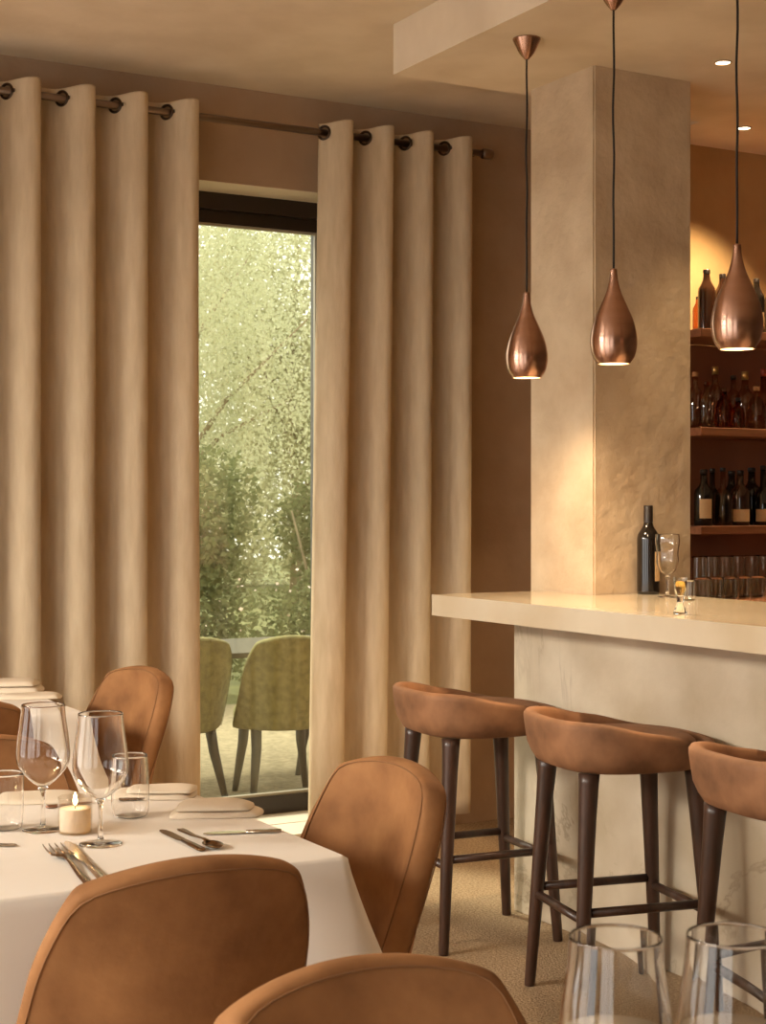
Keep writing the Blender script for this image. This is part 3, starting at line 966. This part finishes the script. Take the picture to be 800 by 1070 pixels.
WINE = [(0, 0), (.034, 0), (.0372, .004), (.0375, .012), (.0375, .172), (.0355, .188), (.026, .205), (.0175, .222), (.0148, .240), (.0142, .262)]
def bottle(name, loc, prof, mtl, lab, grp, cap=None, capm=None, label=None, labm=None, cat='bottle', scale=1.0, sm=True, shoulder=None):
    """prof is the closed outer outline up to the neck; cap=(r,z0,z1); label=(r,z0,z1,a0,a1)"""
    b = empty(name, loc)
    top = prof[-1]
    S = scale
    bd = obj('bottle_body', lathe([(r * S, z * S) for r, z in prof] + [(0, top[1] * S)], 28), mtl, b)
    if cap:
        r, z0, z1 = cap
        obj('bottle_cap', lathe([(0, top[1] * S + .0004), (r * S * .9, top[1] * S + .0004), (r * S, top[1] * S + .0004), (r * S, z1 * S - .002), (r * S * .85, z1 * S), (0, z1 * S)] if z0 is None else
            [(r * S, z0 * S), (r * S, z1 * S - .002), (r * S * .9, z1 * S), (0, z1 * S)], 22), capm, b)
    if label:
        r, z0, z1, a0, a1 = label
        bm = bmesh.new(); nn = 14
        vs = [[bm.verts.new((r * S * math.cos(a0 + (a1 - a0) * i / nn), r * S * math.sin(a0 + (a1 - a0) * i / nn), z * S)) for z in (z0, z1)] for i in range(nn + 1)]
        for p_, q_ in zip(vs, vs[1:]): bm.faces.new((p_[0], q_[0], q_[1], p_[1]))
        obj('bottle_label', bm, labm or M['label'], bd)
    tag(b, lab, cat, grp)
    return b
FRONT = (R(-160), R(-90))
def facing(c, w): return (R(c - w), R(c + w))
# bottle and glasses on the counter
p = on_z(673, 620.5, 1.07)
bottle('wine_bottle', (p.x, min(p.y, -.345), 1.0702), [(0, 0), (.035, 0), (.038, .004), (.0382, .012), (.0382, .188), (.036, .203), (.027, .217), (.0175, .232), (.0148, .248), (.0146, .296)], M['darkglass'],
       'black wine bottle with a tan label standing on the bar in front of the column', None, cap=(.0156, .240, .302), capm=M['foil'], label=(.0386, .045, .145, *facing(-62, 32)))
bgl = make_wine_glass(h=.208, rb=.037, rr=.0385)
p = on_z(697, 624, 1.07); bgl.location = (p.x, p.y, 1.0702)
tag(bgl, 'stemmed wine glass on the bar just right of the black bottle', 'wine glass')
sg = empty('shot_glass', (0, 0, 0))
obj('glass_body', lathe(smooth_prof([(0, 0), (.0175, 0), (.019, .004), (.014, .018), (.0095, .034), (.0125, .050), (.0165, .068), (.0195, .103)], 4) + [(.0180, .103), (.0150, .070), (.011, .052), (0, .05)], 10), M['glass_solid'], sg, smooth=False)
obj('drink', lathe([(0, .0525), (.0098, .0525), (.0142, .070), (.0166, .092), (0, .092)], 20), M['gold_drink'], sg)
p = on_z(707, 642, 1.07); sg.location = (p.x + .012, p.y, 1.0702)
tag(sg, 'small faceted glass of golden drink at the front edge of the bar', 'shot glass')
p = on_z(717.5, 627, 1.07)
t3 = make_tumbler('tumbler', [(0, 0), (.022, .0006), (.026, .006), (.0275, .03), (.0285, .062)], M['barglass'])
t3.location = (p.x, p.y, 1.0702)
tag(t3, 'low brownish tumbler on the bar just behind the golden shot glass', 'tumbler')

ORD = ['first', 'second', 'third', 'fourth', 'fifth', 'sixth', 'seventh', 'eighth', 'ninth', 'tenth', 'eleventh', 'twelfth']
# top shelf
G1 = 'wine bottles on the top bar shelf'
W = [(r * .93, z * .93) for r, z in WINE]
for px, y, mt, s, lab in ((738, .27, 'brownglass', 1.0, 'brown wine bottle on the top bar shelf, nearest the column'),
                          (754.5, .30, 'brownglass', .98, 'brown wine bottle on the top bar shelf, half hidden behind the nearest pendant lamp'),
                          (729, .36, 'amber', .62, 'short reddish bottle on the top bar shelf tucked beside the column'),
                          (790, .27, 'darkglass', .93, 'dark wine bottle on the top bar shelf just right of the nearest pendant lamp'),
                          (804, .30, 'darkglass', .86, 'dark wine bottle on the top bar shelf cut by the photo edge')):
    bottle('wine_bottle', (x_at(px, y), y, SHZ[0] + .0003), W, M[mt], lab, G1, cap=(.0142, .232, .25), capm=M['foil'], scale=s,
           label=(.0353, .04, .10, *facing(-105, 40)) if px in (790, 804) else None)
# middle shelf: spirits
G2 = 'spirit bottles on the middle bar shelf'
SPIRIT = [(0, 0), (.031, 0), (.034, .004), (.034, .115), (.031, .130), (.018, .145), (.0125, .155), (.012, .182)]
TALL = [(0, 0), (.026, 0), (.028, .004), (.028, .135), (.024, .155), (.013, .172), (.0115, .185), (.0115, .212)]
ROUND = [(0, 0), (.030, 0), (.036, .006), (.038, .045), (.036, .085), (.026, .112), (.014, .125), (.012, .148)]
mid = [(726, .32, TALL, 'clearspirit', 'cork', 1.0), (738, .22, SPIRIT, 'clearspirit', 'amber', .92), (747, .36, TALL, 'clearspirit', 'gold', 1.08), (756, .24, ROUND, 'amber', 'clearspirit', 1.0),
       (766, .37, TALL, 'clearspirit', 'foil', 1.0), (778, .31, SPIRIT, 'clearspirit', 'gold', 1.14), (771, .19, ROUND, 'amber', 'foil', .74), (790, .22, ROUND, 'clearspirit', 'cork', 1.05), (797.5, .31, TALL, 'amber', 'redcap', 1.06)]
desc = ['slim clear spirit bottle with a cork', 'squat clear spirit bottle with glass stopper', 'tall clear spirit bottle with a gold neck', 'round amber spirit bottle', 'slim clear bottle with a black cap',
        'square-shouldered spirit bottle with a wide gold cap', 'small round amber flask with a black cap', 'rounded clear bottle with a cork ball', 'tall amber bottle with a red cap']
for (px, y, pr, mt, cm, s), dd, wh in zip(mid, desc, ('on the middle bar shelf next to the column', 'second from the column on the middle bar shelf', 'on the middle bar shelf, at the back', 'on the middle bar shelf, right of the gold-necked one',
        'on the middle bar shelf, at the back', 'on the middle bar shelf', 'at the front of the middle bar shelf', 'on the middle bar shelf near the photo edge', 'on the middle bar shelf at the photo edge')):
    tz = pr[-1][1]; tr = pr[-1][0]
    bottle('spirit_bottle', (x_at(px, y), y, SHZ[1] + .0003), pr, M[mt], dd + ' ' + wh, G2, cap=(tr * 1.08, None, tz + (.030 if cm in ('gold', 'redcap') else .018)), capm=M[cm], scale=s)
# lower shelf: dark labelled bottles
G3 = 'dark bottles on the lowest bar shelf'
DARK = [(0, 0), (.034, 0), (.0365, .004), (.0365, .118), (.033, .134), (.018, .150), (.0135, .162), (.013, .195)]
JUG = [(0, 0), (.036, 0), (.039, .005), (.038, .08), (.034, .12), (.022, .14), (.0115, .152), (.0105, .215)]
low = [(735, .24, DARK, 'darkglass', 1.06, 1, 'dark bottle with a cream label on the lowest bar shelf next to the column'),
       (744, .34, JUG, 'darkglass', 1.0, 0, 'dark long-necked bottle at the back of the lowest bar shelf, behind the clear jug bottle'),
       (755, .23, JUG, 'clearspirit', 1.0, 0, 'clear jug-shaped bottle on the lowest bar shelf'),
       (764, .33, DARK, 'darkglass', 1.05, 0, 'plain dark bottle on the lowest bar shelf, just right of the clear jug bottle'),
       (773, .225, DARK, 'brownglass', 1.05, 2, 'brown bottle with a broad low label on the lowest bar shelf, in the middle'),
       (785, .33, DARK, 'darkglass', 1.12, 0, 'tall dark bottle at the back of the lowest bar shelf, between two broad labels'),
       (797, .225, JUG, 'darkglass', 1.05, 2, 'dark bottle with a broad low label on the lowest bar shelf at the photo edge')]
for px, y, pr, mt, s, lb, lab in low:
    tz, tr = pr[-1][1], pr[-1][0]
    L = {0: None, 1: (pr[3][0] * 1.012, .028, .10, *facing(-118, 38)), 2: (pr[3][0] * 1.03 if pr is JUG else pr[3][0] * 1.012, .015, .062, *facing(-118, 58))}[lb]
    bottle('liquor_bottle', (x_at(px, y), y, SHZ[2] + .0003), pr, M[mt], lab, G3, cap=(tr * 1.12, None, tz + .016), capm=M['foil'], label=L, scale=s)
# rows of glasses on the cabinet
high = make_tumbler('highball_glass', [(0, 0), (.026, .0006), (.0285, .005), (.0295, .05), (.0305, .11), (.0312, .166)], M['barglass'], .0024)
low_g = make_tumbler('rocks_glass', [(0, 0), (.026, .0006), (.0305, .006), (.0315, .04), (.0325, .098)], M['barglass'], .0026)
yb, yf = .26, -.03
for row, src, y, z, nm, px0, cnt, where in ((0, high, yb, 1.0003, 'tall highball glass', 731, 6, 'in the back row under the lowest bar shelf'), (1, low_g, yf, 1.0003, 'low rocks glass', 734, 5, 'in the front row behind the bar')):
    x = x_at(px0, y)
    for k in range(cnt):
        o = src if k == 0 else src.copy()
        if k: C.objects.link(o)
        o.location = (x + k * .068, y + (.008 if k % 2 else 0), z)
        tag(o, '%s, %s from the column %s' % (nm, ORD[k], where), 'glass', ('highball glasses' if row == 0 else 'rocks glasses') + ' behind the bar')

# ------------------------------------------------------------------ outside
OZ = -0.12
struct('terrace_ground', boxes((-6, 9, YW + .301, 6.2, OZ - .1, OZ)), M['terrace'])
struct('lawn_ground', boxes((-12, 24, 6.2, 34, OZ - .1, OZ)), M['lawn'])
oc = make_chair(M['olive'], M['dark_leg'], 'terrace_chair', M['olive'], 1.35)
outs = [(.74, 2.72, R(-12), 'olive terrace chair outside the window, with dark legs and its back to the glass'),
        (.20, 2.84, R(6), 'olive terrace chair outside the window, partly hidden by the left curtain'),
        (1.26, 3.0, R(-6), 'olive terrace chair outside the window, mostly hidden by the right curtain')]
for i, (x, y, rz, lab) in enumerate(outs):
    o = oc if i == 0 else copy_tree(oc)
    o.location = (x, y, OZ); o.rotation_euler = (0, 0, rz)
    tag(o, lab, 'chair', 'olive chairs on the terrace')
tt = empty('terrace_table', (.7, 3.55, OZ))
tag(tt, 'pale terrace table outside behind the olive chairs', 'table')
obj('tabletop', bevel_box(-1.1, 1.3, -.42, .42, .67, .70, .004), M['tabletop_out'], tt, smooth=False)
for sx in (-1.0, 1.2):
    for sy in (-.34, .34):
        obj('leg', tube([(sx, sy, 0), (sx, sy, .6698)], .022, 12), M['dark_leg'], tt)

def leaves(blobs, n, size, seed, elong=2.2, droop=0.3):
    rnd = random.Random(seed)
    vs, fs = [], []
    tot = sum(b[3] * b[4] * b[5] for b in blobs)
    for (cx, cy, cz, rx, ry, rz) in blobs:
        m = int(n * rx * ry * rz / tot)
        for _ in range(m):
            while True:
                a, b, c = rnd.uniform(-1, 1), rnd.uniform(-1, 1), rnd.uniform(-1, 1)
                q = a * a + b * b + c * c
                if 0.05 < q < 1 and rnd.random() < .35 + .65 * q: break
            p = Vector((cx + a * rx, cy + b * ry, cz + c * rz))
            d = Vector((rnd.gauss(0, 1), rnd.gauss(0, 1), rnd.gauss(-droop, .7))).normalized()
            e = d.cross(Vector((rnd.gauss(0, 1), rnd.gauss(0, 1), rnd.gauss(0, 1)))).normalized()
            s = size * rnd.uniform(.6, 1.3)
            i = len(vs)
            vs += [p, p + d * s * .5 + e * s * .5 / elong, p + d * s, p + d * s * .5 - e * s * .5 / elong]
            fs.append((i, i + 1, i + 2, i + 3))
    return vs, fs

def leaf_obj(name, blobs, n, size, seed, m, parent, **k):
    vs, fs = leaves(blobs, n, size, seed, **k)
    me = bpy.data.meshes.new(name)
    me.from_pydata(vs, [], fs)
    me.materials.append(m)
    o = bpy.data.objects.new(name, me)
    link(o, parent)
    return o

def tree(name, loc, h, crown_r, n, size, m, lab, seed, trunk=.09, branches=7, low=.25, droop=.4, grp='trees outside the window'):
    rnd = random.Random(seed)
    t = empty(name, loc)
    blobs = []
    obj('trunk', tube([(0, 0, 0), (.04, .02, h * .25), (-.06, .05, h * .5), (.05, 0, h * .8)], [trunk, trunk * .8, trunk * .6, trunk * .25], 12), M['bark'], t)
    for k in range(branches):
        a = 2 * PI * k / branches + rnd.uniform(-.4, .4)
        z0 = h * rnd.uniform(.18, .5); L = crown_r * rnd.uniform(.7, 1.05)
        e = Vector((math.cos(a) * L, math.sin(a) * L, z0 + h * rnd.uniform(.15, .38)))
        mdl = Vector((e.x * .5, e.y * .5, (z0 + e.z) / 2 + h * .03))
        obj('branch', tube([(0, 0, z0), mdl, e], [trunk * .4, trunk * .25, trunk * .08], 8), M['bark'], t)
        blobs.append((e.x * .9, e.y * .9, e.z, crown_r * .5, crown_r * .5, h * .17))
        blobs.append((mdl.x, mdl.y, mdl.z + h * .08, crown_r * .42, crown_r * .42, h * .15))
    blobs.append((0, 0, h * .62, crown_r * .75, crown_r * .75, h * .36))
    blobs.append((0, 0, h * low, crown_r * .7, crown_r * .7, h * .16))
    f = leaf_obj('foliage', blobs, n, size, seed, m, t, droop=droop)
    tag(t, lab, 'tree', grp)
    return t
tree('willow_tree', (2.75, 9.9, OZ), 6.4, 1.75, 56000, .05, M['leaf_pale'], 'pale yellow-green loose tree filling the upper window', 4, droop=.9, low=.32)
tree('broadleaf_tree', (7.5, 16.2, OZ), 6.6, 2.2, 30000, .11, M['leaf_mid'], 'mid green tree farther back behind the pale loose tree', 7)
tree('broadleaf_tree', (1.2, 16.0, OZ), 5.6, 2.0, 14000, .13, M['leaf_mid'], 'mid green tree far back on the left, lower than the pale loose tree', 9)
def shrub(loc, r, h, n, m, lab, seed, blossoms=0):
    s = empty('shrub', loc)
    rnd = random.Random(seed)
    for k in range(5):
        a = 2 * PI * k / 5 + .3
        obj('stem', tube([(0, 0, 0), (math.cos(a) * r * .25, math.sin(a) * r * .25, h * .4), (math.cos(a) * r * .5, math.sin(a) * r * .5, h * .8)], [.022, .016, .007], 8), M['bark'], s)
    bl = [(rnd.uniform(-.5, .5) * r, rnd.uniform(-.5, .5) * r, h * f, r * .6, r * .6, h * .26) for f in (.16, .2, .3, .42, .55, .62, .7, .78)]
    leaf_obj('foliage', bl, n, .06, seed, m, s, elong=1.7)
    if blossoms:
        leaf_obj('blossom', [(0, -.2 * r, h * .45, r * .9, r * .9, h * .4)], blossoms, .028, seed + 1, M['blossom'], s, elong=1.1)
    tag(s, lab, 'shrub', 'shrubs beyond the terrace')
shrub((1.75, 6.75, OZ), .72, 1.9, 12000, M['leaf_deep'], 'deep green leafy shrub beyond the terrace, left in the window', 21, 60)
shrub((3.25, 6.85, OZ), .74, 1.8, 12000, M['leaf_deep'], 'deep green shrub with pale blossom beyond the terrace, right in the window', 22, 120)

hd = empty('hedge', (6, 21.5, OZ))
rh = random.Random(5)
leaf_obj('foliage', [(-6 + k * .8, rh.uniform(-.2, .2), 1.6 + rh.uniform(-.2, .3), .9, .7, 1.9) for k in range(16)], 45000, .13, 33, M['leaf_mid'], hd)
obj('stem', tube([(0, 0, 0), (.05, 0, 1.0), (0, .05, 2.4)], [.05, .04, .01], 8), M['bark'], hd)
tag(hd, 'long tall hedge far behind the trees, closing the view through the window', 'hedge')

# ------------------------------------------------------------------ light
w = bpy.data.worlds.new('World'); bpy.context.scene.world = w
w.use_nodes = True
bg = w.node_tree.nodes['Background']
bg.inputs['Color'].default_value = (1.0, .975, .92, 1)
bg.inputs['Strength'].default_value = 2.2

sun = bpy.data.lights.new('sun', 'SUN'); sun.energy = 4.2; sun.angle = R(12); sun.color = (1, .95, .84)
so = bpy.data.objects.new('sun', sun); link(so)
so.rotation_euler = Vector((0.55, -1.0, -1.15)).to_track_quat('-Z', 'Y').to_euler()

def area(name, loc, rot, sx, sy, e, col):
    l = bpy.data.lights.new(name, 'AREA'); l.shape = 'RECTANGLE'; l.size = sx; l.size_y = sy; l.energy = e; l.color = col
    o = bpy.data.objects.new(name, l); link(o); o.location = loc; o.rotation_euler = rot
    return o
for (a, b), e in zip(wins, (20, 280, 760)):
    area('daylight_window', (XL - 1.5, (a + b) / 2, 3.5), (0, R(-62), 0), 2.4, b - a + .6, e, (1, .92, .79))
cl = bpy.data.lights.new('candle_light', 'POINT'); cl.energy = .08; cl.color = (1, .66, .32); cl.shadow_soft_size = .006
co = bpy.data.objects.new('candle_light', cl); link(co); co.location = cd.location + Vector((0, 0, .09))

# ------------------------------------------------------------------ camera
cam = bpy.data.cameras.new('camera')
cam.sensor_fit = 'HORIZONTAL'; cam.sensor_width = 36.0
cam.lens = FX / 800 * 36.0
cam.shift_y = -(535 - HY) / 800
cam.dof.use_dof = True; cam.dof.focus_distance = 4.2; cam.dof.aperture_fstop = 19
camo = bpy.data.objects.new('camera', cam); link(camo)
camo.location = CAM
camo.rotation_euler = (R(90), 0, -math.atan2(st, ct))
sc = bpy.context.scene
sc.camera = camo
sc.view_settings.view_transform = 'Standard'
sc.view_settings.look = 'None'
sc.view_settings.gamma = 1.0
sc.view_settings.use_curve_mapping = False
sc.view_settings.exposure = 0.5
sc.cycles.max_bounces = 12
sc.cycles.transparent_max_bounces = 32
sc.cycles.caustics_reflective = False
sc.cycles.caustics_refractive = True
